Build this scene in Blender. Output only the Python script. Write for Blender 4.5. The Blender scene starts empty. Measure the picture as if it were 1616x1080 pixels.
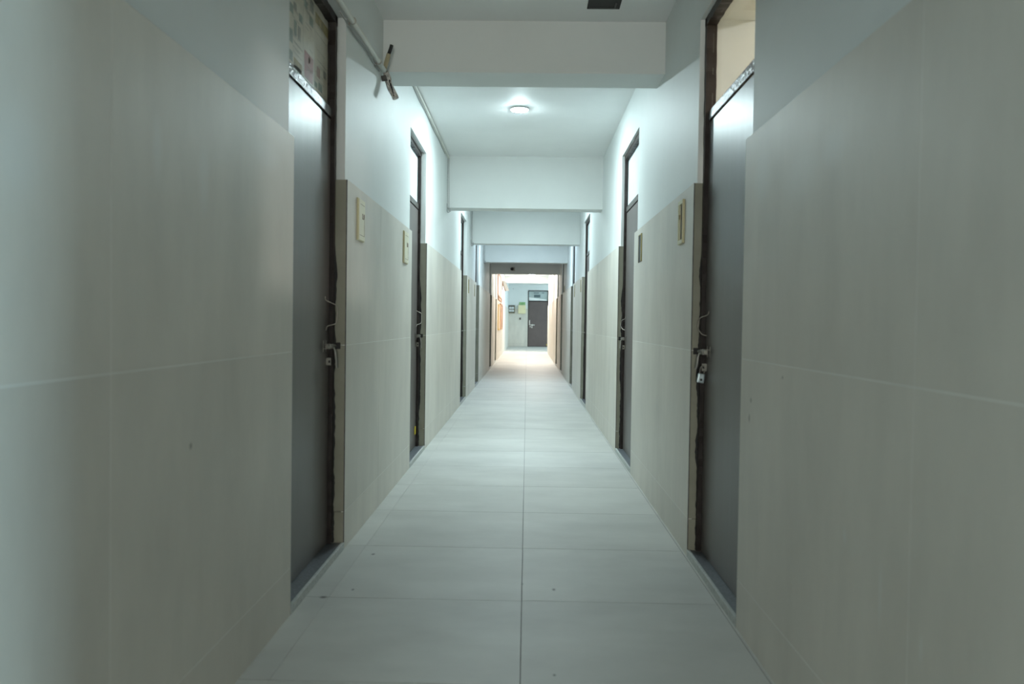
import bpy, bmesh, math, random
from mathutils import Matrix, Vector
random.seed(7)
C = bpy.context.scene.collection
S = 1.107            # metres per unit: eye height of the camera; every shape below is laid out in eye heights

# ------------------------------------------------------------------ camera
F_PX, YAW, PITCH, ROLL = 1290.0, .01782, .02331, .01429
cy, sy = math.cos(YAW), math.sin(YAW); cp, sp = math.cos(PITCH), math.sin(PITCH); cr, sr = math.cos(ROLL), math.sin(ROLL)
x1 = Vector((cy, sy, 0)); y1 = Vector((-sy, cy, 0)); zz = Vector((0, 0, 1))
dep = cp*y1 - sp*zz; up = cp*zz + sp*y1
Rr = cr*x1 + sr*up; Uu = -sr*x1 + cr*up
cam = bpy.data.cameras.new('camera'); cam_o = bpy.data.objects.new('camera', cam); C.objects.link(cam_o)
cam_o.matrix_world = Matrix(((Rr.x, Uu.x, -dep.x, 0), (Rr.y, Uu.y, -dep.y, 0), (Rr.z, Uu.z, -dep.z, S), (0, 0, 0, 1)))
cam.sensor_width = 36; cam.lens = 36*F_PX/1616; cam.clip_start = .02; cam.clip_end = 300
cam.dof.use_dof = True; cam.dof.focus_distance = 7.5; cam.dof.aperture_fstop = 3.2
bpy.context.scene.camera = cam_o

# ------------------------------------------------------------------ world, exposure
sc = bpy.context.scene
w = bpy.data.worlds.new('world'); sc.world = w; w.use_nodes = True
w.node_tree.nodes['Background'].inputs[0].default_value = (.72, .87, 1, 1)
w.node_tree.nodes['Background'].inputs[1].default_value = .05
vs = sc.view_settings; vs.view_transform = 'Standard'; vs.look = 'None'; vs.gamma = 1; vs.use_curve_mapping = False
vs.exposure = .14

def area(name, loc, target, sx, sy_, power, col):
    l = bpy.data.lights.new(name, 'AREA'); l.shape = 'RECTANGLE'; l.size = sx*S; l.size_y = sy_*S
    l.energy = power; l.color = col
    o = bpy.data.objects.new(name, l); C.objects.link(o)
    o.location = Vector(loc)*S
    o.rotation_euler = (Vector(target)-Vector(loc)).to_track_quat('-Z', 'Y').to_euler()
    return o
COOL = (.80, .95, 1.0); DAY = (.70, .90, 1.0); WARM = (1.0, .90, .78)
# daylight that enters by the side window beside the camera, and by the lobby window at the far end
area('daylight_side', (2.38, -.73, 1.3), (.7, .48, 1.25), .22, 1.3, 48, (.62, .95, 1.12))
area('daylight_lobby', (4.25, 31.5, 1.7), (0, 31.5, 1.2), 4.0, 1.6, 190, (.66, .90, 1.0))
area('fill_back', (-.05, -6.06, .95), (-.05, 0, 1.0), 1.2, 1.2, 140, (1.0, .99, .91))  # unseen fill light added behind the camera to brighten the near bay
LAMP_W = 1000.0       # radiance of the ceiling lamps

# ------------------------------------------------------------------ materials
MATS = {}
def mat(name, col, rough=.6, metal=0, spec=.5, nscale=0, namt=.12, stretch=(1, 1, 1), bump=0, bscale=40, emit=None, attr=False):
    m = bpy.data.materials.new(name); m.use_nodes = True; nt = m.node_tree; b = nt.nodes['Principled BSDF']
    b.inputs['Roughness'].default_value = rough; b.inputs['Metallic'].default_value = metal
    b.inputs['Specular IOR Level'].default_value = spec
    geo = nt.nodes.new('ShaderNodeNewGeometry'); mp = nt.nodes.new('ShaderNodeMapping'); mp.inputs['Scale'].default_value = stretch
    nt.links.new(geo.outputs['Position'], mp.inputs['Vector'])
    n = nt.nodes.new('ShaderNodeTexNoise'); n.inputs['Scale'].default_value = nscale or 3; n.inputs['Detail'].default_value = 6
    n.inputs['Roughness'].default_value = .6
    nt.links.new(mp.outputs[0], n.inputs['Vector'])
    r = nt.nodes.new('ShaderNodeMapRange'); r.inputs[1].default_value = .3; r.inputs[2].default_value = .7
    r.inputs[3].default_value = 1-namt; r.inputs[4].default_value = 1+namt
    nt.links.new(n.outputs['Fac'], r.inputs[0])
    mul = nt.nodes.new('ShaderNodeVectorMath'); mul.operation = 'SCALE'; mul.inputs[0].default_value = col[:3]
    nt.links.new(r.outputs[0], mul.inputs['Scale'])
    out = mul.outputs[0]
    if attr:
        at = nt.nodes.new('ShaderNodeAttribute'); at.attribute_name = 'tone'
        m2 = nt.nodes.new('ShaderNodeVectorMath'); m2.operation = 'SCALE'
        nt.links.new(out, m2.inputs[0]); nt.links.new(at.outputs['Fac'], m2.inputs['Scale']); out = m2.outputs[0]
    nt.links.new(out, b.inputs['Base Color'])
    if bump:
        n2 = nt.nodes.new('ShaderNodeTexNoise'); n2.inputs['Scale'].default_value = bscale; n2.inputs['Detail'].default_value = 3
        nt.links.new(geo.outputs['Position'], n2.inputs['Vector'])
        bp = nt.nodes.new('ShaderNodeBump'); bp.inputs['Strength'].default_value = bump; bp.inputs['Distance'].default_value = .01
        nt.links.new(n2.outputs['Fac'], bp.inputs['Height']); nt.links.new(bp.outputs[0], b.inputs['Normal'])
    if emit:
        b.inputs['Emission Color'].default_value = (*emit[0], 1); b.inputs['Emission Strength'].default_value = emit[1]
    MATS[name] = m; return m
def add_spots(m, spots, col, amt):
    # dirt and chalk marks with a shape of their own, each an ellipse at its own place on the surface
    nt = m.node_tree; b = nt.nodes['Principled BSDF']; geo = nt.nodes.new('ShaderNodeNewGeometry')
    src = b.inputs['Base Color'].links[0].from_socket
    acc = None
    for (c, r) in spots:
        s1 = nt.nodes.new('ShaderNodeVectorMath'); s1.operation = 'SUBTRACT'; s1.inputs[1].default_value = [q*S for q in c]
        nt.links.new(geo.outputs['Position'], s1.inputs[0])
        d1 = nt.nodes.new('ShaderNodeVectorMath'); d1.operation = 'DIVIDE'; d1.inputs[1].default_value = [q*S for q in r]
        nt.links.new(s1.outputs[0], d1.inputs[0])
        ln = nt.nodes.new('ShaderNodeVectorMath'); ln.operation = 'LENGTH'; nt.links.new(d1.outputs[0], ln.inputs[0])
        mr = nt.nodes.new('ShaderNodeMapRange'); mr.interpolation_type = 'SMOOTHSTEP'
        mr.inputs[1].default_value = 1; mr.inputs[2].default_value = .15; mr.inputs[3].default_value = 0; mr.inputs[4].default_value = amt
        nt.links.new(ln.outputs['Value'], mr.inputs[0])
        if acc is None: acc = mr.outputs[0]
        else:
            mx = nt.nodes.new('ShaderNodeMath'); mx.operation = 'MAXIMUM'; nt.links.new(acc, mx.inputs[0]); nt.links.new(mr.outputs[0], mx.inputs[1]); acc = mx.outputs[0]
    mix = nt.nodes.new('ShaderNodeMix'); mix.data_type = 'RGBA'; mix.inputs[7].default_value = (*col, 1)
    nt.links.new(acc, mix.inputs[0]); nt.links.new(src, mix.inputs[6]); nt.links.new(mix.outputs[2], b.inputs['Base Color'])

JAMB = mat('brown grey jamb tile', (.29, .285, .225), .6, nscale=5, namt=.12)
BAR = mat('crackled varnished bar', (.07, .06, .055), .25, spec=.6, nscale=12, namt=.3, bump=.5, bscale=60)
PAINT = mat('white wall paint', (.725, .76, .75), .55, nscale=2, namt=.025, bump=.05, bscale=30)
CEIL = mat('ceiling paint', (.87, .885, .88), .6, nscale=1.5, namt=.03)
TILE = mat('wall tile', (.655, .625, .56), .48, spec=.45, nscale=2.4, namt=.085, stretch=(1.5, 1.5, .55), attr=True)
FLOOR = mat('floor tile', (.53, .53, .50), .52, spec=.4, nscale=2.2, namt=.10, stretch=(.7, 1.25, 1), attr=True)
GROUT = mat('pale grout', (.84, .84, .80), .9)
DGROUT = mat('dark grout', (.26, .26, .25), .9)
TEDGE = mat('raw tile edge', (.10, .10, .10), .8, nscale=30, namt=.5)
LEAF = mat('dark door laminate', (.115, .10, .094), .37, spec=.5, nscale=4, namt=.08, stretch=(4, 4, .4), bump=.04, bscale=14)
FRAME = mat('dark varnished frame', (.030, .023, .021), .5, spec=.3, nscale=12, namt=.3, bump=.3, bscale=40)
GRANITE = mat('grey granite', (.13, .14, .155), .4, nscale=110, namt=.35)
NOSE = mat('granite nosing', (.48, .50, .48), .5, nscale=60, namt=.2)
STEEL = mat('worn steel', (.24, .235, .21), .45, metal=.6, nscale=25, namt=.2)
DARK = mat('black', (.012, .012, .012), .6)
CREAM = mat('cream plastic', (.58, .54, .33), .4, nscale=8, namt=.05)
CREAM2 = mat('pale cream plastic', (.74, .70, .52), .4, nscale=8, namt=.05)
OLIVE = mat('olive metal box side', (.35, .29, .10), .5)
BROWN = mat('brown mark', (.16, .09, .04), .6)
PVC = mat('white pvc pipe', (.70, .71, .66), .4)
WIRE = mat('grey wire', (.28, .29, .29), .5)
CABLE = mat('dusty cable', (.45, .41, .36), .6, nscale=30, namt=.3)
GLASSW = mat('papered glass', (.66, .72, .74), .35, nscale=3, namt=.06)
ROOM = mat('cream room paint', (.80, .74, .58), .7)
ROOM2 = mat('cream room pilaster', (.62, .59, .50), .7)
LAMPM = mat('lamp diffuser cool', (.9, .9, .9), .4, emit=((.76, .955, .99), LAMP_W))
LAMPB = mat('lamp diffuser bluish', (.9, .9, .9), .4, emit=((.72, .93, 1.06), LAMP_W*.85))
LAMPW = mat('lamp diffuser warm', (.9, .9, .9), .4, emit=((1.0, .93, .84), LAMP_W*.45))
LAMPX = mat('lamp diffuser warm bright', (.9, .9, .9), .4, emit=((1.0, .95, .88), LAMP_W*.75))
LAMPN = mat('lamp diffuser cool second', (.9, .9, .9), .4, emit=((.76, .955, 1.0), LAMP_W*.78))
LAMPR = mat('lamp diffuser room', (.9, .9, .9), .4, emit=((1.0, .97, .90), 260))
WHITEP = mat('white plastic', (.8, .8, .8), .4)
PAPER = mat('newsprint', (.68, .66, .56), .45, nscale=14, namt=.14)
INK = [mat('ink grey', (.30, .31, .27), .5, nscale=30, namt=.3), mat('ink teal', (.26, .33, .29), .5, nscale=30, namt=.3),
       mat('ink ochre', (.38, .32, .14), .5, nscale=40, namt=.4), mat('ink red', (.38, .13, .12), .5, nscale=20, namt=.15),
       mat('ink text', (.40, .40, .34), .5, nscale=60, namt=.25), mat('ink gutter', (.62, .62, .54), .5), mat('ink rose', (.42, .28, .24), .5, nscale=20, namt=.2)]
WOOD = mat('orange brown wood', (.42, .20, .09), .45, nscale=10, namt=.35, stretch=(1, 1, .2))
PINKP = mat('pink poster', (.80, .62, .56), .6, nscale=6, namt=.12)
OCHRE = mat('ochre strip', (.62, .42, .16), .5)
GREEN = mat('green sign', (.20, .42, .16), .5)
GREENL = mat('green sign lettering', (.55, .70, .42), .5)
YELLOW = mat('yellow box paint', (.80, .73, .46), .5, nscale=4, namt=.05)
BOARD = mat('dark board', (.11, .10, .08), .5, nscale=10, namt=.3)
BRASSY = mat('brassy frame', (.30, .25, .12), .5)
SHEET = mat('white sheet', (.82, .84, .82), .6)
SHEETG = mat('grey photo print', (.50, .53, .58), .6, nscale=60, namt=.4)
YTAG = mat('yellow tag', (.75, .60, .05), .5)
RUST = mat('rust stain', (.28, .20, .14), .9)

add_spots(FLOOR, [((-.644, 3.471, 0), (.012, .02, .02)), ((.116, 3.052, 0), (.010, .02, .02)), ((.093, 2.304, 0), (.007, .011, .02)),
                  ((-.003, 3.111, 0), (.006, .015, .02)), ((-.72, 2.916, 0), (.02, .02, .02)), ((-.632, 3.006, 0), (.008, .015, .02))], (.07, .06, .055), .75)
add_spots(TILE, [((.707, 1.804, .541), (.02, .014, .026)), ((.707, 1.45, .432), (.02, .012, .035)), ((.707, 2.144, 1.397), (.03, .20, .10)), ((.707, 2.50, 1.46), (.03, .12, .12)),
                 ((.707, 1.922, 1.423), (.03, .13, .07)), ((-.785, 1.97, 1.34), (.03, .05, .12)), ((-.785, 2.45, 1.49), (.03, .18, .06)), ((-.785, 1.72, 1.36), (.03, .035, .10)),
                 ((.707, 1.62, .47), (.02, .012, .09)), ((-.785, 1.25, 1.25), (.03, .10, .12))], (.74, .75, .72), .42)
add_spots(TILE, [((.707, 2.264, .86), (.02, .009, .007)), ((.707, 2.575, .768), (.02, .012, .012)), ((.707, 2.59, .71), (.02, .012, .02)),
                 ((-.785, 1.9, .70), (.02, .012, .012))], (.10, .09, .07), .6)
add_spots(TILE, [((.735, 6.405, .62), (.05, .03, .11))], (.16, .11, .08), .8)

# ------------------------------------------------------------------ helpers
def box(bm, a, b, mi=0, tone=1.0, bevel=0):
    (xa, xb), (ya, yb), (za, zb) = [sorted(p) for p in zip(a, b)]
    lay = bm.faces.layers.float.get('tone') or bm.faces.layers.float.new('tone')
    v = [bm.verts.new((x*S, y*S, z*S)) for x in (xa, xb) for y in (ya, yb) for z in (za, zb)]
    fs = [bm.faces.new([v[i] for i in f]) for f in ((0, 1, 3, 2), (4, 6, 7, 5), (0, 4, 5, 1), (2, 3, 7, 6), (0, 2, 6, 4), (1, 5, 7, 3))]
    for f in fs: f.material_index = mi; f[lay] = tone
    if bevel:
        es = list({e for f in fs for e in f.edges})
        r = bmesh.ops.bevel(bm, geom=es, offset=bevel*S, segments=2, affect='EDGES', profile=.7)
        for f in r['faces']: f.material_index = mi; f[lay] = tone
    return fs
def rough_bar(bm, p0, p1, wx, wy, n=50, amp=.004, mi=0):
    # upright or lengthwise bar whose section wobbles like a badly finished edge; p0 -> p1 in eye heights, square section wx by wy
    p0, p1 = Vector(p0), Vector(p1); d = (p1-p0).normalized()
    a = Vector((1, 0, 0)); b = d.cross(a).normalized()
    rings = []
    for i in range(n+1):
        c = p0.lerp(p1, i/n); j = [random.uniform(-amp, amp) for _ in range(4)]
        ring = []
        for k, (s, t) in enumerate(((-1, -1), (1, -1), (1, 1), (-1, 1))):
            q = c + a*s*(wx/2) + b*t*(wy/2+j[0 if t < 0 else 1]*(1 if t > 0 else .8))
            ring.append(bm.verts.new(q*S))
        rings.append(ring)
    for i in range(n):
        for k in range(4): bm.faces.new([rings[i][k], rings[i][(k+1) % 4], rings[i+1][(k+1) % 4], rings[i+1][k]]).material_index = mi
    bm.faces.new(rings[0][::-1]).material_index = mi; bm.faces.new(rings[-1]).material_index = mi
def tube(bm, pts, r, seg=10, mi=0, taper=None):
    pts = [Vector(p)*S for p in pts]; rings = []
    for i, p in enumerate(pts):
        d = (pts[min(i+1, len(pts)-1)]-pts[max(i-1, 0)]).normalized()
        a = d.cross(Vector((0, 0, 1)) if abs(d.z) < .9 else Vector((0, 1, 0))).normalized(); b = d.cross(a)
        rr = (taper[i] if taper else r)*S
        rings.append([bm.verts.new(p+(a*math.cos(t)+b*math.sin(t))*rr) for t in [2*math.pi*k/seg for k in range(seg)]])
    for i in range(len(rings)-1):
        for k in range(seg):
            f = bm.faces.new([rings[i][k], rings[i][(k+1) % seg], rings[i+1][(k+1) % seg], rings[i+1][k]]); f.material_index = mi; f.smooth = True
    bm.faces.new(rings[0][::-1]).material_index = mi; bm.faces.new(rings[-1]).material_index = mi
def curve_pts(ctrl, n=10):
    P = [Vector(p) for p in ctrl]; P = [2*P[0]-P[1]]+P+[2*P[-1]-P[-2]]; out = []
    for i in range(1, len(P)-2):
        for k in range(n):
            t = k/n; a, b, c, d = P[i-1:i+3]
            out.append(.5*((2*b)+(c-a)*t+(2*a-5*b+4*c-d)*t*t+(3*b-a-3*c+d)*t**3))
    return out+[P[-2]]
def lathe(bm, c, prof, axis='Z', seg=32, mi=0, smooth=True):
    # prof: (radius, offset along axis)
    rings = []
    for r, h in prof:
        ring = []
        for k in range(seg):
            t = 2*math.pi*k/seg; u, v = r*math.cos(t), r*math.sin(t)
            q = {'Z': (u, v, h), 'Y': (u, h, v), 'X': (h, u, v)}[axis]
            ring.append(bm.verts.new((Vector(c)+Vector(q))*S))
        rings.append(ring)
    for i in range(len(rings)-1):
        for k in range(seg):
            f = bm.faces.new([rings[i][k], rings[i][(k+1) % seg], rings[i+1][(k+1) % seg], rings[i+1][k]]); f.smooth = smooth; f.material_index = mi
    bm.faces.new(rings[0][::-1]).material_index = mi; bm.faces.new(rings[-1]).material_index = mi
def obj(name, bm, mats, parent=None, origin=None):
    bmesh.ops.recalc_face_normals(bm, faces=bm.faces)
    lay = bm.faces.layers.float.get('tone')
    if lay:
        for f in bm.faces:
            if f[lay] == 0: f[lay] = 1
    me = bpy.data.meshes.new(name); bm.to_mesh(me); bm.free()
    for m in (mats if isinstance(mats, (list, tuple)) else [mats]): me.materials.append(m)
    if 'tone' not in me.attributes:
        a = me.attributes.new('tone', 'FLOAT', 'FACE')
        for d in a.data: d.value = 1
    o = bpy.data.objects.new(name, me); C.objects.link(o)
    if parent is not None:
        o.parent = parent
        o.matrix_parent_inverse = Matrix.Translation(-Vector(parent.location))
    elif origin is not None:
        v = Vector(origin)*S; me.transform(Matrix.Translation(-v)); o.location = v
    return o
def B(*boxes):
    bm = bmesh.new()
    for b in boxes: box(bm, *b)
    return bm
def thing(name, label, cat, loc, group=None):
    o = bpy.data.objects.new(name, None); C.objects.link(o); o.location = Vector(loc)*S; o.empty_display_size = .1
    o['label'] = label; o['category'] = cat
    if group: o['group'] = group
    return o
def tag(o, label, cat, group=None):
    o['label'] = label; o['category'] = cat
    if group: o['group'] = group
    return o
def struct(o, label=None):
    o['kind'] = 'structure'
    if label: o['label'] = label
    return o

# ------------------------------------------------------------------ main measures (eye heights)
XL, XR = -.785, .707            # tiled faces
PL, PR = -.800, .725            # painted faces
LL, LR = -.854, .762            # door leaf faces
TOP = 1.611; CEILZ = 2.63; OPEN = 2.31; LEAFZ = 1.862
ROWS = [(0, .164), (.164, .893), (.893, TOP)]
DL = [(2.73, 3.54), (5.53, 6.36), (9.73, 10.63), (12.55, 13.37), (17.27, 18.12), (20.2, 21.1)]
DR = [(2.70, 3.53), (5.47, 6.40), (9.67, 10.61), (12.62, 13.28), (16.35, 17.1), (19.0, 19.8)]
Y0, YL, YR, YE = -6.0, 34.9, 27.9, 34.9
WIN = (-.85, .35, .0, 2.1)      # opening in the right wall beside the camera: y0, y1, z0, z1

# ------------------------------------------------------------------ floor
bm = bmesh.new()
box(bm, (-1.2, Y0, -.1), (4.6, YE+.2, -.0025), 1)
pitch = .686; j0 = 2.919
k = int((Y0-j0)/pitch)-1
g = .0016
while j0+k*pitch < YE:
    a, b = j0+k*pitch, j0+(k+1)*pitch
    for (xa, xb) in ((-.93, -.700), (-.700, -.004), (-.004, .698), (.698, 1.0)):
        stg = .004 if xa > -.1 else 0
        if b+stg < Y0 or a > YE: continue
        ga = .0004 if xa < -.5 else g; gb = .0004 if xb < -.5 else g
        box(bm, (xa+(.0004 if abs(xa+.7) < .01 else ga), max(a+stg, Y0)+g, -.02), (xb-gb, min(b+stg, YE)-g, 0), 0, random.uniform(.955, 1.035))
    if b > YR:
        for i in range(5): box(bm, (1.0+i*.7+g, max(a, YR-.2)+g, -.02), (1.7+i*.7-g, min(b, YE)-g, 0), 0, random.uniform(.95, 1.03))
    k += 1
struct(obj('floor', bm, [FLOOR, DGROUT]))

# ------------------------------------------------------------------ ceiling and beams
struct(obj('ceiling', B(((-1.2, Y0, CEILZ), (4.6, YE+.2, CEILZ+.12))), CEIL))
def beam(n, ya, yb, zb):
    b = bmesh.new(); box(b, (PL-.02, ya, zb), (PR+.02, yb, CEILZ+.01), 0, 1, .003)
    struct(obj('trim_%d' % n, b, PAINT))
for n, (ya, yb, zb) in enumerate([(-1.6, -1.35, 2.2), (4.45, 4.72, 2.352), (8.04, 8.26, 2.122), (11.49, 11.72, 2.108), (14.87, 15.1, 2.10), (18.3, 18.52, 2.097), (28.5, 28.8, 2.40)]):
    beam(n+1, ya, yb, zb)

# ------------------------------------------------------------------ side walls, with their tile cladding as a part
def side_wall(name, s, xp, xt, doors, yend, window=None):
    bm = bmesh.new(); xo = xp + s*.24
    cuts = [(a-.016, b+.016, OPEN, 0) for a, b in doors]
    if window: cuts = [(window[0], window[1], window[3], window[2])] + cuts
    y = Y0
    for a, b, zt, zb in cuts:
        box(bm, (xp, y, 0), (xo, a, CEILZ)); box(bm, (xp, a, zt), (xo, b, CEILZ))
        if zb > 0: box(bm, (xp, a, 0), (xo, b, zb))
        y = b
    box(bm, (xp, y, 0), (xo, yend, CEILZ))
    wall = struct(obj(name, bm, PAINT))
    bm = bmesh.new(); gg = .0013
    gaps = [(a, b) for a, b, _, _ in ([(window[0], window[1], 0, 0)] if window else [])] + doors
    segs = []; y = Y0
    for a, b in gaps: segs.append((y, a)); y = b
    segs.append((y, yend))
    for si, (a, b) in enumerate(segs):
        box(bm, (xp, a, 0), (xt+s*.0005, b, TOP-.002), 1)
        joints = []
        if b-a > 1.0:
            if abs(b-doors[0][0]) < .01: joints = [q for q in (b-1.2, b-2.4, b-3.6) if a+.25 < q]
            elif b-a < 2.5: joints = [a+.81]
            else: joints = [a+.81+1.2*i for i in range(12) if a+.81+1.2*i < b-.25]
        ys = [a]+sorted(joints)+[b]
        for ya, yb in zip(ys, ys[1:]):
            for za, zb in ROWS:
                box(bm, (xt, ya+gg, za+gg), (xp, yb-gg, zb-(gg if zb < TOP else 0)), 0, random.uniform(.96, 1.04))
    # jamb slabs lining the lower part of each opening
    for a, b in doors:
        for ya, yb in ((a-.016, a+.0012), (b-.0012, b+.016)):
            for za, zb in ROWS:
                box(bm, (xt+s*.0042, ya, za+gg), (LL-.02 if s < 0 else LR+.02, yb, zb-gg), 3, random.uniform(.92, 1.05))
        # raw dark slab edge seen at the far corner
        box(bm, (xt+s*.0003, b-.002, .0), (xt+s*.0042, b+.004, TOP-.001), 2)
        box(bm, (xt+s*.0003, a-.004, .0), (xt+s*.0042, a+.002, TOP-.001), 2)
    t = obj('tile_cladding', bm, [TILE, GROUT, TEDGE, JAMB], wall)
    t['label'] = 'grey beige tile facing on the lower wall'
    return wall
side_wall('wall_left', -1, PL, XL, DL, YE)
side_wall('wall_right', 1, PR, XR, DR, YR, WIN)

# ends: the wall behind the camera, the lobby at the far end
bm = bmesh.new()
box(bm, (-1.2, Y0-.2, 0), (-.67, Y0, CEILZ)); box(bm, (.57, Y0-.2, 0), (1.2, Y0, CEILZ)); box(bm, (-.67, Y0-.2, 0), (.57, Y0, .33)); box(bm, (-.67, Y0-.2, 1.57), (.57, Y0, CEILZ))  # the opening in this wall is added to suit the back fill light
struct(obj('wall_back', bm, PAINT))
DEnd = (.04, .905)
bm = bmesh.new()
box(bm, (-1.1, YE, 0), (DEnd[0], YE+.22, CEILZ)); box(bm, (DEnd[1], YE, 0), (4.6, YE+.22, CEILZ)); box(bm, (DEnd[0], YE, 2.40), (DEnd[1], YE+.22, CEILZ))
we = struct(obj('wall_end', bm, PAINT))
bm = bmesh.new()
for xa, xb in ((PL, -.09), (-.09, DEnd[0]), (DEnd[1], 1.7), (1.7, 2.5), (2.5, 3.3), (3.3, 4.3)):
    for za, zb in ROWS: box(bm, (xa+.001, YE-.016, za+.001), (xb-.001, YE, zb-.001), 0, random.uniform(.97, 1.04))
obj('tile_cladding', bm, [TILE], we)
bm = bmesh.new()
box(bm, (PR, YR-.25, 0), (4.6, YR, CEILZ))
wn = struct(obj('wall_lobby_near', bm, PAINT))
bm = bmesh.new()
box(bm, (4.3, YR, 0), (4.55, 29.2, CEILZ)); box(bm, (4.3, 33.8, 0), (4.55, YE, CEILZ)); box(bm, (4.3, 29.2, 0), (4.55, 33.8, .8)); box(bm, (4.3, 29.2, 2.5), (4.55, 33.8, CEILZ))
struct(obj('wall_lobby_side', bm, PAINT))
bm = bmesh.new()
for ya, yb in ((29.2, 29.26), (30.7, 30.76), (32.25, 32.31), (33.74, 33.8)): box(bm, (4.40, ya, .8), (4.46, yb, 2.5))
for za, zb in ((.8, .86), (2.44, 2.5)): box(bm, (4.40, 29.2, za), (4.46, 33.8, zb))
struct(obj('window_1', bm, WHITEP))
bm = bmesh.new()
for xa, xb in ((-.67, -.64), (.54, .57)): box(bm, (xa, Y0-.12, .33), (xb, Y0-.08, 1.57))
for za, zb in ((.33, .36), (1.54, 1.57)): box(bm, (-.67, Y0-.12, za), (.57, Y0-.08, zb))
struct(obj('fill_opening_frame', bm, WHITEP))  # added frame around the unseen opening made for the back fill
# doorway beside the camera, on to a side lobby with a narrow window
bm = bmesh.new()
a, b, z0, z1 = WIN
for ya, yb in ((a, a+.04), (b-.04, b)): box(bm, (PR+.1, ya, z0), (PR+.15, yb, z1))
box(bm, (PR+.1, a, z1-.04), (PR+.15, b, z1))
struct(obj('door_14', bm, FRAME))
bm = bmesh.new()
box(bm, (PR+.24, -1.8, -.1), (2.4, 1.2, 0)); box(bm, (PR+.24, -1.8, CEILZ), (2.4, 1.2, CEILZ+.1)); box(bm, (PR+.24, 1.2, 0), (2.4, 1.3, CEILZ)); box(bm, (PR+.24, -1.9, 0), (2.4, -1.8, CEILZ)); box(bm, (2.4, -1.9, 0), (2.5, -.9, CEILZ)); box(bm, (2.4, -.56, 0), (2.5, 1.3, CEILZ)); box(bm, (2.4, -.9, 0), (2.5, -.56, .62)); box(bm, (2.4, -.9, 1.98), (2.5, -.56, CEILZ))
struct(obj('wall_side_lobby', bm, PAINT))

# cream room seen through the clear transom of the near right door
bm = bmesh.new(); xa = PR+.24
box(bm, (xa, 1.7, -.1), (3.2, 4.5, 0)); box(bm, (xa, 1.7, CEILZ+.02), (3.2, 4.5, CEILZ+.1)); box(bm, (xa, 4.4, 0), (3.2, 4.5, CEILZ+.02)); box(bm, (xa, 1.6, 0), (3.2, 1.7, CEILZ+.02))
box(bm, (3.1, 1.7, 0), (3.2, 4.4, CEILZ+.02)); box(bm, (xa, 1.7, 0), (xa+.01, 2.66, CEILZ+.02)); box(bm, (xa, 3.6, 0), (xa+.01, 4.4, CEILZ+.02))
box(bm, (xa, 2.66, 2.33), (xa+.01, 3.6, CEILZ+.02))
box(bm, (1.025, 4.33, 0), (1.06, 4.4, CEILZ), 1)
struct(obj('wall_cream_room', bm, [ROOM, ROOM2]))

# ------------------------------------------------------------------ doors
GLASS = bpy.data.materials.new('clear glass'); GLASS.use_nodes = True
nt = GLASS.node_tree; nt.nodes.clear(); o_ = nt.nodes.new('ShaderNodeOutputMaterial'); mx = nt.nodes.new('ShaderNodeMixShader'); tr = nt.nodes.new('ShaderNodeBsdfTransparent'); gl = nt.nodes.new('ShaderNodeBsdfGlossy')
gl.inputs['Roughness'].default_value = .05; mx.inputs[0].default_value = .08
nt.links.new(tr.outputs[0], mx.inputs[1]); nt.links.new(gl.outputs[0], mx.inputs[2]); nt.links.new(mx.outputs[0], o_.inputs[0])

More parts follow.
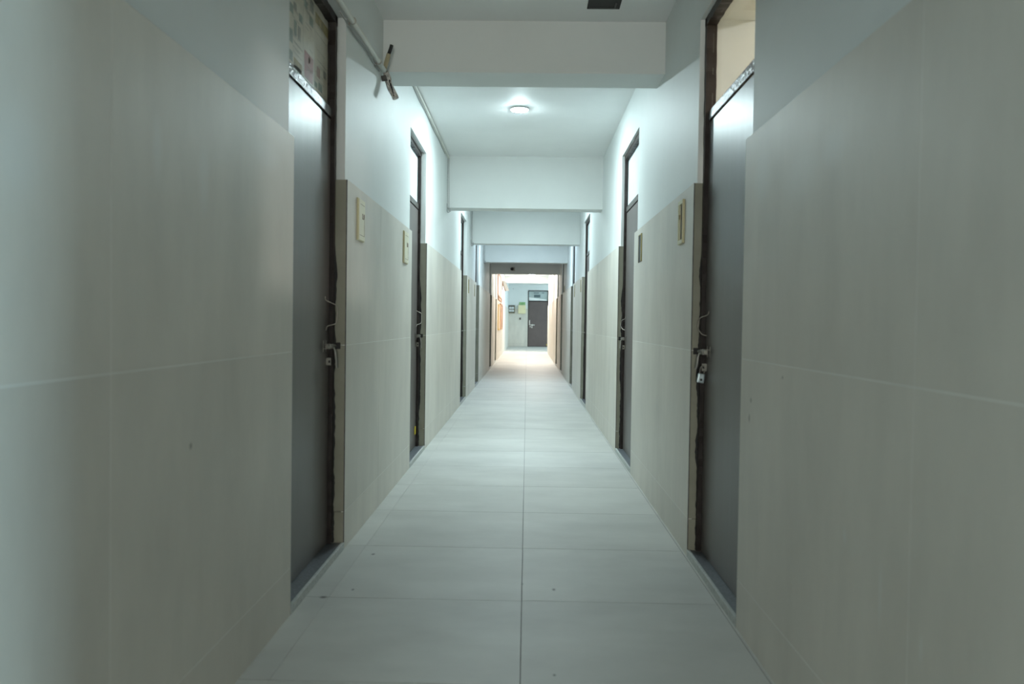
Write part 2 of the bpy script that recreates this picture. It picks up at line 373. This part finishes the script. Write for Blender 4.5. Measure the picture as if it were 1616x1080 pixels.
def door(n, s, y0, y1, pane, detail, label):
    xl = LL if s < 0 else LR; xt = XL if s < 0 else XR
    X = lambda d: xl - s*d         # d: how far a point stands out of the leaf face towards the corridor
    bm = bmesh.new(); nz = 70 if detail else 20; am = .005 if detail else .002
    for yy in (y0+.012, y1-.012):
        rough_bar(bm, (X(-.004), yy, .0), (X(-.004), yy, OPEN), .044, .028, nz, am)
    rough_bar(bm, (X(-.004), y0-.01, OPEN-.018), (X(-.004), y1+.01, OPEN-.018), .044, .036, 30, am*.6)
    fr = obj('door_%d' % n, bm, FRAME, None, (xl, (y0+y1)/2, 0)); struct(fr, label)
    bm = bmesh.new(); box(bm, (X(.006), y0+.022, LEAFZ+.006), (X(-.03), y1-.022, LEAFZ+.046), 0, 1, .003)
    obj('transom_bar', bm, BAR, fr)
    bm = bmesh.new(); box(bm, (X(0), y0+.026, .03), (X(-.03), y1-.028, LEAFZ), 0, 1, .002)
    obj('door_leaf', bm, LEAF, fr)
    # ragged dark sealant in the far corner between frame and jamb
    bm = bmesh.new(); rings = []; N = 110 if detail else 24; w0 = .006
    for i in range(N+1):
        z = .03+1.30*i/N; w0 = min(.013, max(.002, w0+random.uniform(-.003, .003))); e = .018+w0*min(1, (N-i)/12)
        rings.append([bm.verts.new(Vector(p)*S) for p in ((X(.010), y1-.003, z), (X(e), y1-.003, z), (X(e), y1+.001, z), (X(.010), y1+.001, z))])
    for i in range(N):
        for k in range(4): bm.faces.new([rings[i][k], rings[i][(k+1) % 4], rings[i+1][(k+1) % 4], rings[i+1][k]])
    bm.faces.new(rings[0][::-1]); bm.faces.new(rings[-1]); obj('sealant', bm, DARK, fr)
    # transom
    ya, yb, za, zb = y0+.024, y1-.026, LEAFZ+.046, OPEN-.034
    pn = obj('transom_glass', B(((X(-.008), ya, za), (X(-.014), yb, zb))), GLASS if pane != 'paper' else GLASSW, fr)
    if pane == 'news':
        bm = bmesh.new(); box(bm, (X(-.0155), ya, za), (X(-.020), yb, zb), 0)
        W, H = yb-ya, zb-za
        def q(u0, u1, v0, v1, mi, lift=.0004):   # u: 0 near .. 1 far along the wall, v: height
            box(bm, (X(-.0152), ya+u0*W, za+v0*H), (X(-.0156), ya+u1*W, za+v1*H), mi)
        rnd = random.Random(3)
        for u in (.25, .495, .71): q(u, u+.008, 0, 1, 6)
        q(.729, 1.0, .80, .915, 3); q(.52, .69, .08, .36, 4); q(.60, .63, .27, .32, 6)
        for u0, u1, v0, v1, mi in ((.26, .32, .56, .65, 2), (.325, .375, .63, .70, 1), (.51, .57, .80, .88, 2), (.62, .69, .84, .97, 1), (.61, .685, .69, .785, 2), (.255, .315, .27, .40, 2),
                                   (.335, .38, .38, .53, 2), (.40, .45, .38, .52, 1), (.255, .315, .09, .19, 2), (.335, .475, .0, .16, 3), (.34, .47, .02, .10, 7), (.765, .835, .235, .345, 7),
                                   (.72, .78, .10, .155, 2), (.80, .88, .10, .19, 2), (.905, .965, .30, .385, 1), (.42, .48, .58, .66, 2), (.06, .2, .6, .8, 1), (.04, .2, .1, .4, 7)):
            q(u0, u1, v0, v1, mi)
        for c in ((.02, .24), (.26, .49), (.51, .70), (.73, .99)):
            for i in range(22):
                v = rnd.uniform(.02, .97); 
                if rnd.random() < .7: q(c[0]+rnd.uniform(0, .1), c[1]-rnd.uniform(0, .12), v, v+.006, 5)
        obj('newspaper', bm, [PAPER]+INK, fr)['label'] = 'faded newspaper pages pasted over the transom glass'
    if pane == 'paper':
        bm = B(((X(-.0155), ya, za), (X(-.02), yb, zb)))
        obj('paper_backing', bm, SHEET, fr)
    # threshold
    bm = bmesh.new(); box(bm, (xt+s*.004, y0+.001, 0), (X(-.04), y1-.001, .028)); t = obj('threshold', bm, GRANITE, fr)
    bm = bmesh.new(); box(bm, (xt-s*.001, y0+.002, 0), (xt+s*.011, y1-.002, .031), 0, 1, .002); obj('nosing', bm, NOSE, t)
    # sliding bolt
    zb_ = .890; yj = y1
    bm = bmesh.new()
    tube(bm, [(X(.022), yj-.145, zb_), (X(.022), yj-.135, zb_), (X(.022), yj-.03, zb_), (X(.022), yj+.0, zb_)], .0075, 12)
    if detail:
        lathe(bm, (X(.022), yj-.105, zb_), [(.008, -.006), (.012, -.006), (.012, .006), (.008, .006)], 'Y', 16)
        for yy in (yj-.125, yj-.075):
            box(bm, (X(.0), yy-.005, zb_-.024), (X(.0022), yy+.005, zb_+.024), 0, 1, .0006)
            box(bm, (X(.0), yy-.004, zb_-.0105), (X(.029), yy+.004, zb_-.0085)); box(bm, (X(.0), yy-.004, zb_+.0085), (X(.029), yy+.004, zb_+.0105)); box(bm, (X(.029), yy-.004, zb_-.0105), (X(.031), yy+.004, zb_+.0105))
    b_ = obj('bolt', bm, STEEL, fr)
    if detail:
        bm = bmesh.new()
        P = curve_pts([(X(.024), yj-.05, zb_), (X(.032), yj-.043, zb_-.02), (X(.036), yj-.040, zb_-.055), (X(.038), yj-.028, zb_-(.095 if s < 0 else .075))], 6)
        rings = []
        for p in P:
            rings.append([bm.verts.new(Vector((p.x+dx, p.y+dy, p.z))*S) for dx, dy in ((-.0025, -.007), (.0025, -.007), (.0025, .007), (-.0025, .007))])
        for i in range(len(rings)-1):
            for k in range(4): bm.faces.new([rings[i][k], rings[i][(k+1) % 4], rings[i+1][(k+1) % 4], rings[i+1][k]])
        bm.faces.new(rings[0]); bm.faces.new(rings[-1][::-1])
        obj('bolt_handle', bm, mat('pale steel', (.45, .44, .41), .5, metal=.3), b_)
        bm = bmesh.new(); box(bm, (X(.0), yj-.070, zb_-.082), (X(.021), yj-.067, zb_-.050), 0, 1, .0008)
        box(bm, (X(.010), yj-.0708, zb_-.071), (X(.018), yj-.0698, zb_-.061), 1)
        obj('staple_plate', bm, [STEEL, DARK], fr)
        bm = bmesh.new(); box(bm, (X(.045), yj-.006, zb_-.014), (X(.0), yj+.001, zb_+.014), 0, 1, .002); obj('bolt_socket', bm, DARK, fr)
        bm = bmesh.new()
        if s < 0: ctrl = [(X(.004), yj-.11, 1.10), (X(.006), yj-.108, 1.085), (X(.02), yj-.06, 1.074), (X(.034), yj-.022, 1.058), (X(.034), yj-.022, 1.0), (X(.028), yj-.032, .985), (X(.01), yj-.09, .975), (X(.005), yj-.10, .958)]
        else: ctrl = [(X(.004), yj-.11, 1.06), (X(.008), yj-.10, 1.045), (X(.026), yj-.03, 1.03), (X(.030), yj-.02, .99), (X(.02), yj-.05, .965), (X(.008), yj-.09, .958)]
        tube(bm, curve_pts(ctrl, 8), .0022, 6); obj('loose_wire', bm, CABLE, fr)
    return fr
SIDEL = ['nearest left door, dark leaf under a transom pasted with newspaper', 'second left door, dark leaf with pale papered transom', 'third left door recessed past the second beam',
         'fourth left door, narrow dark transom edge past the third beam', 'fifth left door just before the grey beam', 'sixth left door beside the posters in the bright bay']
SIDER = ['nearest right door, dark leaf with clear transom onto a cream room', 'second right door, dark leaf with pale white transom', 'third right door recessed past the second beam',
         'fourth right door past the third beam', 'fifth right door just before the grey beam', 'sixth right door beside the brightest wall']
for i, (a, b) in enumerate(DL): door(1+i, -1, a, b, 'news' if i == 0 else 'paper', i < 2, SIDEL[i])
for i, (a, b) in enumerate(DR): door(7+i, 1, a, b, 'clear' if i == 0 else 'paper', i < 2, SIDER[i])

# the end door, faces the camera
X0, X1 = DEnd
bm = bmesh.new()
for xx in (X0, X1-.03): box(bm, (xx, YE-.02, 0), (xx+.03, YE+.04, 2.40))
box(bm, (X0, YE-.02, 2.365), (X1, YE+.04, 2.40))
fr = struct(obj('door_13', bm, FRAME, None, (X0, YE, 0)), 'dark door at the far end under a transom with white paper')
LEAF2 = mat('end door laminate', (.118, .092, .088), .5, nscale=3, namt=.08)
obj('door_leaf', B(((X0+.03, YE+.0, .02), (X1-.03, YE+.03, 1.915))), LEAF2, fr)
obj('transom_bar', B(((X0+.03, YE-.01, 1.915), (X1-.03, YE+.04, 1.96))), FRAME, fr)
obj('transom_glass', B(((X0+.03, YE+.02, 1.96), (X1-.03, YE+.025, 2.365))), mat('hazy pane', (.40, .48, .48), .25), fr)
bm = bmesh.new()
v = [bm.verts.new(Vector(p)*S) for p in ((X0+.04, YE+.012, 1.975), (X1-.07, YE+.012, 1.965), (X1-.09, YE+.012, 2.02), (X0+.04, YE+.012, 2.10))]
v2 = [bm.verts.new(q.co+Vector((0, .006, 0))) for q in v]
bm.faces.new(v); bm.faces.new(v2[::-1])
for i in range(4): bm.faces.new([v[i], v[(i+1) % 4], v2[(i+1) % 4], v2[i]])
obj('paper_strip', bm, SHEET, fr)['label'] = 'white paper sagging along the foot of the transom'
bm = bmesh.new()
box(bm, (.28, YE+.014, 2.27), (.50, YE+.018, 2.31)); box(bm, (.29, YE+.014, 2.10), (.56, YE+.018, 2.22))
for i in range(4): box(bm, (.30, YE+.012, 2.115+i*.026), (.55, YE+.014, 2.125+i*.026))
box(bm, (.62, YE+.014, 2.28), (.72, YE+.018, 2.31))
obj('grille', bm, mat('grey grille', (.10, .14, .15), .5), fr)
bm = bmesh.new(); box(bm, (.10, YE-.012, .93), (.13, YE, 1.13)); tube(bm, [(.10, YE-.02, .93), (.33, YE-.02, .925)], .012, 8)
box(bm, (.20, YE-.015, .89), (.25, YE, .95)); box(bm, (.13, YE-.012, .83), (.16, YE, .88)); box(bm, (.20, YE-.02, .80), (.235, YE, .86)); obj('bolt', bm, mat('bright steel', (.75, .74, .70), .35, metal=.3), fr)
obj('yellow_tag', B(((X1-.06, YE-.012, .06), (X1-.035, YE, .12))), YTAG, fr)

# small yellow tag at the foot of the second left door
o = obj('paper_tag', B(((LL+.001, 6.25, .13), (LL+.006, 6.30, .19))), YTAG, None, (LL, 6.27, .13)); tag(o, 'small yellow tag stuck low on the second left door', 'tag')

# ------------------------------------------------------------------ ceiling lamps
def lamp(x, y, r, m, label, group=None):
    t = thing('ceiling_light', label, 'light', (x, y, CEILZ), group)
    bm = bmesh.new(); lathe(bm, (x, y, CEILZ), [(r*1.12, 0), (r*1.08, -.010), (r*1.03, -.0135), (r*.99, -.0125)], 'Z', 40); obj('rim', bm, WHITEP, t)
    bm = bmesh.new(); lathe(bm, (x, y, CEILZ), [(r*1.0, -.012), (r*.9, -.0165), (r*.6, -.020), (r*.2, -.0215)], 'Z', 40); obj('diffuser', bm, m, t)
lamp(-.079, 6.243, .064, LAMPM, 'round white ceiling light glowing between the first two beams')
lamp(-.05, 9.9, .064, LAMPN, 'round ceiling light in the bay past the second beam')
lamp(-.05, 13.2, .064, LAMPB, 'round ceiling light in the bay past the third beam')
lamp(-.05, 16.6, .05, mat('fill diffuser dim', (.9, .9, .9), .4, emit=((.9, .97, 1.0), 70)), 'unseen dim fill light added in the bay before the grey beam')  # added fill hidden behind the fourth beam, lifts the grey beam's front face
lamp(.3, 20.6, .11, LAMPW, 'warm round ceiling light just past the grey beam')
lamp(.3, 23.9, .11, LAMPW, 'warm round ceiling light in the middle of the bright far bay')
lamp(.15, 27.5, .11, LAMPX, 'warm round ceiling light at the end of the bright far bay')
lamp(2.1, 3.0, .12, LAMPR, 'ceiling light inside the cream room behind the transom')

# black square plate on the ceiling close to the camera
t = thing('ceiling_plate', 'black square fitting on the grey ceiling before the first beam', 'ceiling fitting', (.369, 4.15, CEILZ))
bm = bmesh.new(); box(bm, (.286, 4.04, CEILZ-.006), (.453, 4.26, CEILZ), 0, 1, .002); obj('plate', bm, DARK, t)
bm = bmesh.new(); box(bm, (.425, 4.17, CEILZ-.009), (.432, 4.25, CEILZ-.006)); box(bm, (.300, 4.235, CEILZ-.009), (.44, 4.242, CEILZ-.006)); obj('edge_strip', bm, mat('dark grey plastic', (.05, .05, .05), .4), t)

# ------------------------------------------------------------------ pipe, cables
zc = lambda y: 2.298+(y-3.328)*.034
pts = [(PL+.022, y, zc(y)+.003*math.sin(y*5)) for y in [Y0+.1+i*.35 for i in range(int((4.40-Y0)/.35))]]+[(PL+.022, 4.365, zc(4.365))]
t = thing('conduit_pipe', 'white plastic pipe running above the nearest left door to the first beam', 'pipe', (PL, 3, 2.29))
bm = bmesh.new(); tube(bm, pts, .0125, 14); obj('pipe', bm, PVC, t)
for y in (1.2, 2.4, 3.58, 4.2):
    bm = bmesh.new(); lathe(bm, (PL+.022, y, zc(y)), [(.013, -.006), (.0155, -.006), (.0155, .006), (.013, .006)], 'Y', 14); box(bm, (PL+.0005, y-.006, zc(y)-.022), (PL+.010, y+.006, zc(y)-.008)); obj('clamp', bm, CABLE, t)
bm = bmesh.new(); tube(bm, curve_pts([(PL+.007, 3.4, 2.279), (PL+.007, 3.7, 2.283), (PL+.008, 3.9, 2.300), (PL+.007, 4.3, 2.309)], 5), .003, 6); obj('wire', bm, WIRE, t)
# cable stub beside the beam
t = thing('cable_stub', 'pale cable end with a black tip sticking up at the first beam', 'cable', (-.76, 4.35, 2.35))
bm = bmesh.new(); tube(bm, [(-.774, 4.36, 2.338), (-.765, 4.352, 2.37), (-.752, 4.35, 2.415)], .012, 12, taper=[.010, .0125, .0115]); obj('sleeve', bm, mat('aged cream sleeve', (.42, .37, .24), .6, nscale=20, namt=.2), t)
bm = bmesh.new(); tube(bm, [(-.752, 4.35, 2.415), (-.743, 4.35, 2.44), (-.737, 4.35, 2.462)], .0095, 12); obj('tip', bm, DARK, t)
t = thing('cable_bundle', 'tangle of dusty cable wrapped under the first beam on the left', 'cable', (-.77, 4.4, 2.25))
bm = bmesh.new()
tube(bm, curve_pts([(-.775, 4.40, 2.333), (-.768, 4.41, 2.31), (-.764, 4.43, 2.285), (-.752, 4.44, 2.255), (-.735, 4.44, 2.225), (-.727, 4.44, 2.205)], 6), .0175, 12); obj('wrapped_core', bm, mat('wrapped cable', (.66, .63, .59), .7, nscale=38, namt=.6), t)
for i in range(5):
    a = i*1.3; bm = bmesh.new()
    tube(bm, curve_pts([(-.782+.01*math.cos(a), 4.40, 2.345), (-.765+.016*math.cos(a), 4.405, 2.30+.01*math.sin(a)), (-.755+.014*math.sin(a*1.7), 4.415, 2.255), (-.737+.008*math.cos(a), 4.42, 2.212)], 8), .0028, 6)
    obj('strand', bm, [CABLE, DARK, WIRE][i % 3], t)
bm = bmesh.new(); tube(bm, [(-.784, 4.40, 2.318), (-.780, 4.41, 2.290)], .017, 12); obj('dark_knot', bm, mat('dark tape', (.12, .11, .10), .6), t)

t = thing('cable_trunking', 'thin white trunking along the left ceiling edge past the first beam', 'cable', (PL, 6, CEILZ))
bm = bmesh.new(); box(bm, (PL+.001, 4.73, CEILZ-.028), (PL+.018, 8.03, CEILZ-.006), 0, 1, .002); obj('channel', bm, PVC, t)
bm = bmesh.new(); tube(bm, curve_pts([(PL+.003, 4.75+i*.3, CEILZ-.036-.006*math.sin(i*2.1)) for i in range(11)], 5), .0025, 6); obj('wire', bm, WIRE, t)
def drop(y, label):
    t = thing('hanging_cable', label, 'cable', (PL+.01, y-.02, 2.1))
    for dx, ph in ((.004, 0), (.016, 1.5)):
        bm = bmesh.new(); tube(bm, curve_pts([(PL+dx, y-.006, CEILZ-.02), (PL+dx-.002, y-.008, CEILZ-.15), (PL+dx+.003*math.sin(ph), y-.012, CEILZ-.3), (PL+dx+.006, y-.012, 2.10)], 6), .0017, 6); obj('cord', bm, WIRE, t)
    bm = bmesh.new(); tube(bm, curve_pts([(PL+.002, y-.03, 2.16), (PL+.002, y-.03, 2.10), (PL+.008, y-.03, 2.075), (PL+.022, y-.025, 2.072), (PL+.028, y-.02, 2.09)], 6), .003, 8); obj('loop', bm, WIRE, t)
    bm = bmesh.new(); box(bm, (PL+.022, y-.03, 2.082), (PL+.038, y-.002, 2.118), 0, 1, .003); obj('cleat', bm, mat('grey cleat', (.35, .36, .36), .6), t)
drop(8.04, 'thin cable looped down the left corner of the second beam')
drop(11.49, 'thin cable looped down the left corner of the third beam')
drop(14.87, 'thin cable looped down the left corner of the fourth beam')

# ------------------------------------------------------------------ boxes on the tiled walls
def call_box(ya, yb, za, zb, label):
    x = XL; t = thing('switch_box', label, 'switch box', (x, (ya+yb)/2, za), 'cream boxes between the first two left doors')
    bm = bmesh.new(); box(bm, (x, ya, za), (x+.007, yb, zb), 0, 1, .003); obj('casing', bm, CREAM, t)
    bm = bmesh.new(); box(bm, (x+.007, ya+.004, za+.004), (x+.012, yb-.004, zb-.004), 0, 1, .002); c = obj('cover', bm, CREAM2, t)
    W, H = yb-ya, zb-za; bm = bmesh.new()
    box(bm, (x+.0118, ya+.2*W, zb-.14*H), (x+.0126, yb-.12*W, zb-.132*H)); obj('cover_groove', bm, BROWN, c)
    bm = bmesh.new(); box(bm, (x+.0118, ya+.12*W, za+.13*H), (x+.0126, yb-.13*W, za+.138*H))
    box(bm, (x+.0118, yb-.15*W, za+.13*H), (x+.0126, yb-.13*W, za+.56*H)); obj('cover_groove', bm, BROWN, c)
    bm = bmesh.new(); u = ya+.52*W
    box(bm, (x+.0118, u, za+.54*H), (x+.0130, u+.07*W, za+.66*H)); box(bm, (x+.0118, u+.2*W, za+.55*H), (x+.0130, u+.33*W, za+.66*H)); box(bm, (x+.0118, u, za+.53*H), (x+.0130, u+.22*W, za+.555*H))
    obj('catch', bm, BROWN, c)
call_box(3.735, 3.875, 1.370, 1.565, 'cream wall box nearest the camera on the left tiles')
call_box(5.128, 5.300, 1.369, 1.572, 'cream wall box right beside the second left door')
# open frame on the right
ya, yb, za, zb = 3.722, 3.835, 1.374, 1.572
t = thing('switch_box', 'open cream frame with a dark inside on the right tiles by the nearest door', 'switch box', (XR, (ya+yb)/2, za))
bm = bmesh.new(); fw = .018; nw = .010; dp = .011
box(bm, (XR-dp, ya, za), (XR, ya+nw, zb), 0, 1, .001); box(bm, (XR-dp, yb-fw, za), (XR, yb, zb), 0, 1, .001)
box(bm, (XR-dp, ya+nw, za), (XR, yb-fw, za+fw), 0, 1, .001); box(bm, (XR-dp, ya+nw, zb-fw), (XR, yb-fw, zb), 0, 1, .001); obj('frame', bm, CREAM, t)
bm = bmesh.new(); box(bm, (XR-.0015, ya+nw, za+fw), (XR-.0005, yb-fw, zb-fw)); obj('back', bm, DARK, t)
bm = bmesh.new(); box(bm, (XR-.007, yb-fw-.018, za+fw), (XR-.002, yb-fw, zb-fw), 0, 1, .001); obj('inner_flap', bm, CREAM2, t)
obj('lever', B(((XR-.013, yb-fw-.022, za+.115), (XR-.007, yb-fw-.006, za+.135))), BRASSY, t)
# recessed boxes
def recess(s, ya, yb, za, zb, label, group=None):
    x = XL if s < 0 else XR; X = lambda d: x-s*d
    t = thing('recessed_box', label, 'wall box', (x, (ya+yb)/2, za), group)
    bm = bmesh.new(); box(bm, (X(.0006), ya, za), (X(.003), yb, zb)); obj('opening', bm, DARK, t)
    bm = bmesh.new(); box(bm, (X(.0006), ya-.012, za), (X(.005), ya+.018, zb)); box(bm, (X(.0006), yb-.006, za), (X(.004), yb, zb)); box(bm, (X(.0006), ya, zb-.005), (X(.004), yb, zb)); obj('rim', bm, OLIVE, t)
recess(1, 5.105, 5.24, 1.395, 1.569, 'dark open box sunk in the right tiles beside the second door')
recess(-1, 10.87, 10.98, 1.39, 1.573, 'narrow dark box on the left tiles just past the third door')
recess(-1, 12.13, 12.22, 1.388, 1.566, 'narrow dark box on the left tiles just before the fourth door')
recess(1, 10.77, 10.87, 1.42, 1.58, 'narrow dark box on the right tiles just past the third door')
recess(1, 12.2, 12.30, 1.40, 1.585, 'narrow dark box on the right tiles just before the fourth door')
t = recess(1, 15.50, 15.72, 1.60, 1.72, 'dark box high on the right wall just past the fourth beam')

# camera on the grey beam
t = thing('security_camera', 'small camera with a black lens on the grey beam', 'camera', (-.33, 18.3, 2.2))
bm = bmesh.new(); box(bm, (-.352, 18.255, 2.165), (-.285, 18.3, 2.245), 0, 1, .01); obj('body', bm, mat('camera shell', (.40, .38, .32), .5), t)
bm = bmesh.new(); lathe(bm, (-.348, 18.25, 2.205), [(.034, .03), (.036, 0), (.030, -.012), (.012, -.018)], 'Y', 20); obj('lens', bm, DARK, t)

# ------------------------------------------------------------------ posters and frames in the bright bay, left wall
def board(name, label, ya, yb, za, zb, mf, mp, fw=.05, cat='poster', d=.03):
    t = thing(name, label, cat, (XL, (ya+yb)/2, za)); x = PL if za > TOP else XL
    bm = bmesh.new(); box(bm, (x, ya, za), (x+d, ya+fw*2, zb)); box(bm, (x, yb-fw*2, za), (x+d, yb, zb)); box(bm, (x, ya+fw*2, za), (x+d, yb-fw*2, za+fw)); box(bm, (x, ya+fw*2, zb-fw), (x+d, yb-fw*2, zb)); obj('frame', bm, mf, t)
    bm = bmesh.new(); box(bm, (x, ya+fw*2, za+fw), (x+d*.4, yb-fw*2, zb-fw))
    obj('panel', bm, mp, t); return t
board('poster', 'tall pale pink poster high on the left wall of the bright bay', 21.8, 24.0, 1.74, 2.36, mat('pale rose edge', (.62, .42, .36), .6), PINKP, .035)
board('notice_board', 'ochre edged wooden notice board low on the left wall of the bright bay', 21.9, 23.3, .80, 1.50, OCHRE, PINKP, .04, 'notice board')
board('notice_board', 'brown wooden notice board behind the ochre edged one on the left wall', 23.4, 25.6, .80, 1.56, WOOD, mat('brown collage', (.45, .27, .18), .6, nscale=7, namt=.5), .05, 'notice board')
board('notice_board', 'small brown patterned board between the pink poster and the lower boards', 22.2, 25.0, 1.62, 1.74, WOOD, mat('speckled print', (.52, .36, .28), .6, nscale=9, namt=.6), .03, 'notice board')
t = thing('wall_sign', 'white sign tilting out of the left wall on a brown bracket', 'sign', (PL, 25.6, 2.1))
bm = bmesh.new()
v = [bm.verts.new(Vector(p)*S) for p in ((PL, 26.0, 2.33), (PL+.11, 26.0, 2.02), (PL+.22, 26.0, 2.02), (PL+.10, 26.0, 2.34))]
v2 = [bm.verts.new(q.co+Vector((0, .05, 0))) for q in v]
bm.faces.new(v); bm.faces.new(v2[::-1])
for i in range(4): bm.faces.new([v[i], v[(i+1) % 4], v2[(i+1) % 4], v2[i]])
obj('panel', bm, SHEET, t)
bm = bmesh.new(); tube(bm, [(PL+.0, 25.95, 2.34), (PL+.03, 25.95, 2.2), (PL+.11, 25.95, 2.01)], .014, 6); tube(bm, [(PL+.01, 25.95, 2.33), (PL+.005, 25.95, 2.04)], .012, 6); obj('bracket', bm, WOOD, t)

# ------------------------------------------------------------------ end wall things
yf = YE-.016
t = thing('notice_board', 'dark framed board with four pale prints on the end wall', 'notice board', (-.655, YE, 1.41))
bm = bmesh.new(); box(bm, (-.80, yf-.03, 1.42), (-.515, yf, 1.755), 0, 1, .02); obj('backing', bm, BOARD, t)
bm = bmesh.new(); box(bm, (-.78, yf-.036, 1.41), (-.535, yf-.028, 1.43)); box(bm, (-.535, yf-.036, 1.44), (-.52, yf-.028, 1.73)); obj('edge_trim', bm, BRASSY, t)
for xa, za in ((-.765, 1.60), (-.655, 1.60), (-.765, 1.48), (-.655, 1.48)):
    bm = bmesh.new(); box(bm, (xa, yf-.036, za), (xa+.095, yf-.030, za+.085)); p = obj('print', bm, SHEET, t)
    obj('picture', B(((xa+.03, yf-.038, za+.015), (xa+.07, yf-.036, za+.07))), SHEETG, p)
t = thing('meter_box', 'yellow metal box on the end wall beside the dark door', 'box', (-.22, YE, 1.39))
bm = bmesh.new(); box(bm, (-.375, yf-.08, 1.40), (-.06, yf, 1.765), 0, 1, .01); obj('casing', bm, YELLOW, t)
bm = bmesh.new(); box(bm, (-.365, yf-.088, 1.41), (-.07, yf-.078, 1.755), 0, 1, .004); obj('lid', bm, YELLOW, t)
obj('catch', B(((-.115, yf-.095, 1.58), (-.10, yf-.085, 1.60))), BRASSY, t)
t = thing('exit_sign', 'small green sign above the yellow box on the end wall', 'sign', (-.21, YE, 1.78))
bm = bmesh.new(); box(bm, (-.335, YE-.02, 1.775), (-.075, YE, 1.895), 0, 1, .003); obj('panel', bm, GREEN, t)
bm = bmesh.new()
for i, (a, b, z0, z1) in enumerate(((.02, .05, .02, .06), (.07, .075, .02, .07), (.10, .14, .05, .06), (.12, .125, .02, .06), (.16, .20, .02, .03), (.17, .175, .02, .07), (.215, .24, .03, .07), (.02, .24, .095, .105), (.02, .05, .08, .09))):
    box(bm, (-.335+a, YE-.023, 1.775+z0), (-.335+b, YE-.02, 1.775+z1))
obj('lettering', bm, GREENL, t)
t = thing('wall_socket', 'small dark socket on the tiles under the yellow box', 'socket', (-.29, YE, 1.18))
bm = bmesh.new(); box(bm, (-.325, yf-.02, 1.14), (-.255, yf, 1.235), 0, 1, .01); obj('plate', bm, mat('grey brown plastic', (.20, .17, .15), .5), t)
obj('switch_toggle', B(((-.305, yf-.028, 1.17), (-.27, yf-.02, 1.21))), DARK, t)
o = obj('cable_outlet', B(((-.612, YE-.012, 2.445), (-.585, YE, 2.47))), mat('grey dot', (.30, .30, .30), .6), None, (-.6, YE, 2.45)); tag(o, 'tiny grey outlet high on the white end wall', 'outlet')

# ------------------------------------------------------------------ padlock on the near right door
yj = 3.53; X = lambda d: LR-d
t = thing('padlock', 'steel padlock hanging from the bolt of the nearest right door', 'padlock', (X(.03), 3.45, .78))
px, py, pz = X(.016), yj-.0685, .797
tl = Matrix.Translation(Vector((px, py, pz+.03))*S) @ Matrix.Rotation(math.radians(9), 4, 'Y') @ Matrix.Translation(-Vector((px, py, pz+.03))*S)
def tilt(bm): bmesh.ops.transform(bm, matrix=tl, verts=bm.verts); return bm
bm = bmesh.new(); tube(bm, curve_pts([(px-.009, py, pz-.002), (px-.009, py, pz+.022), (px, py, pz+.034), (px+.009, py, pz+.022), (px+.009, py, pz-.002)], 6), .0032, 8); obj('shackle', tilt(bm), STEEL, t)
bm = bmesh.new(); box(bm, (px-.015, py-.008, pz-.040), (px+.015, py+.008, pz), 0, 1, .005); bd = obj('lock_body', tilt(bm), mat('blue grey steel', (.36, .44, .47), .35, metal=.5), t)
bm = bmesh.new(); lathe(bm, (px, py-.009, pz-.026), [(.005, 0), (.005, -.002)], 'Y', 14); obj('keyway', tilt(bm), DARK, bd)
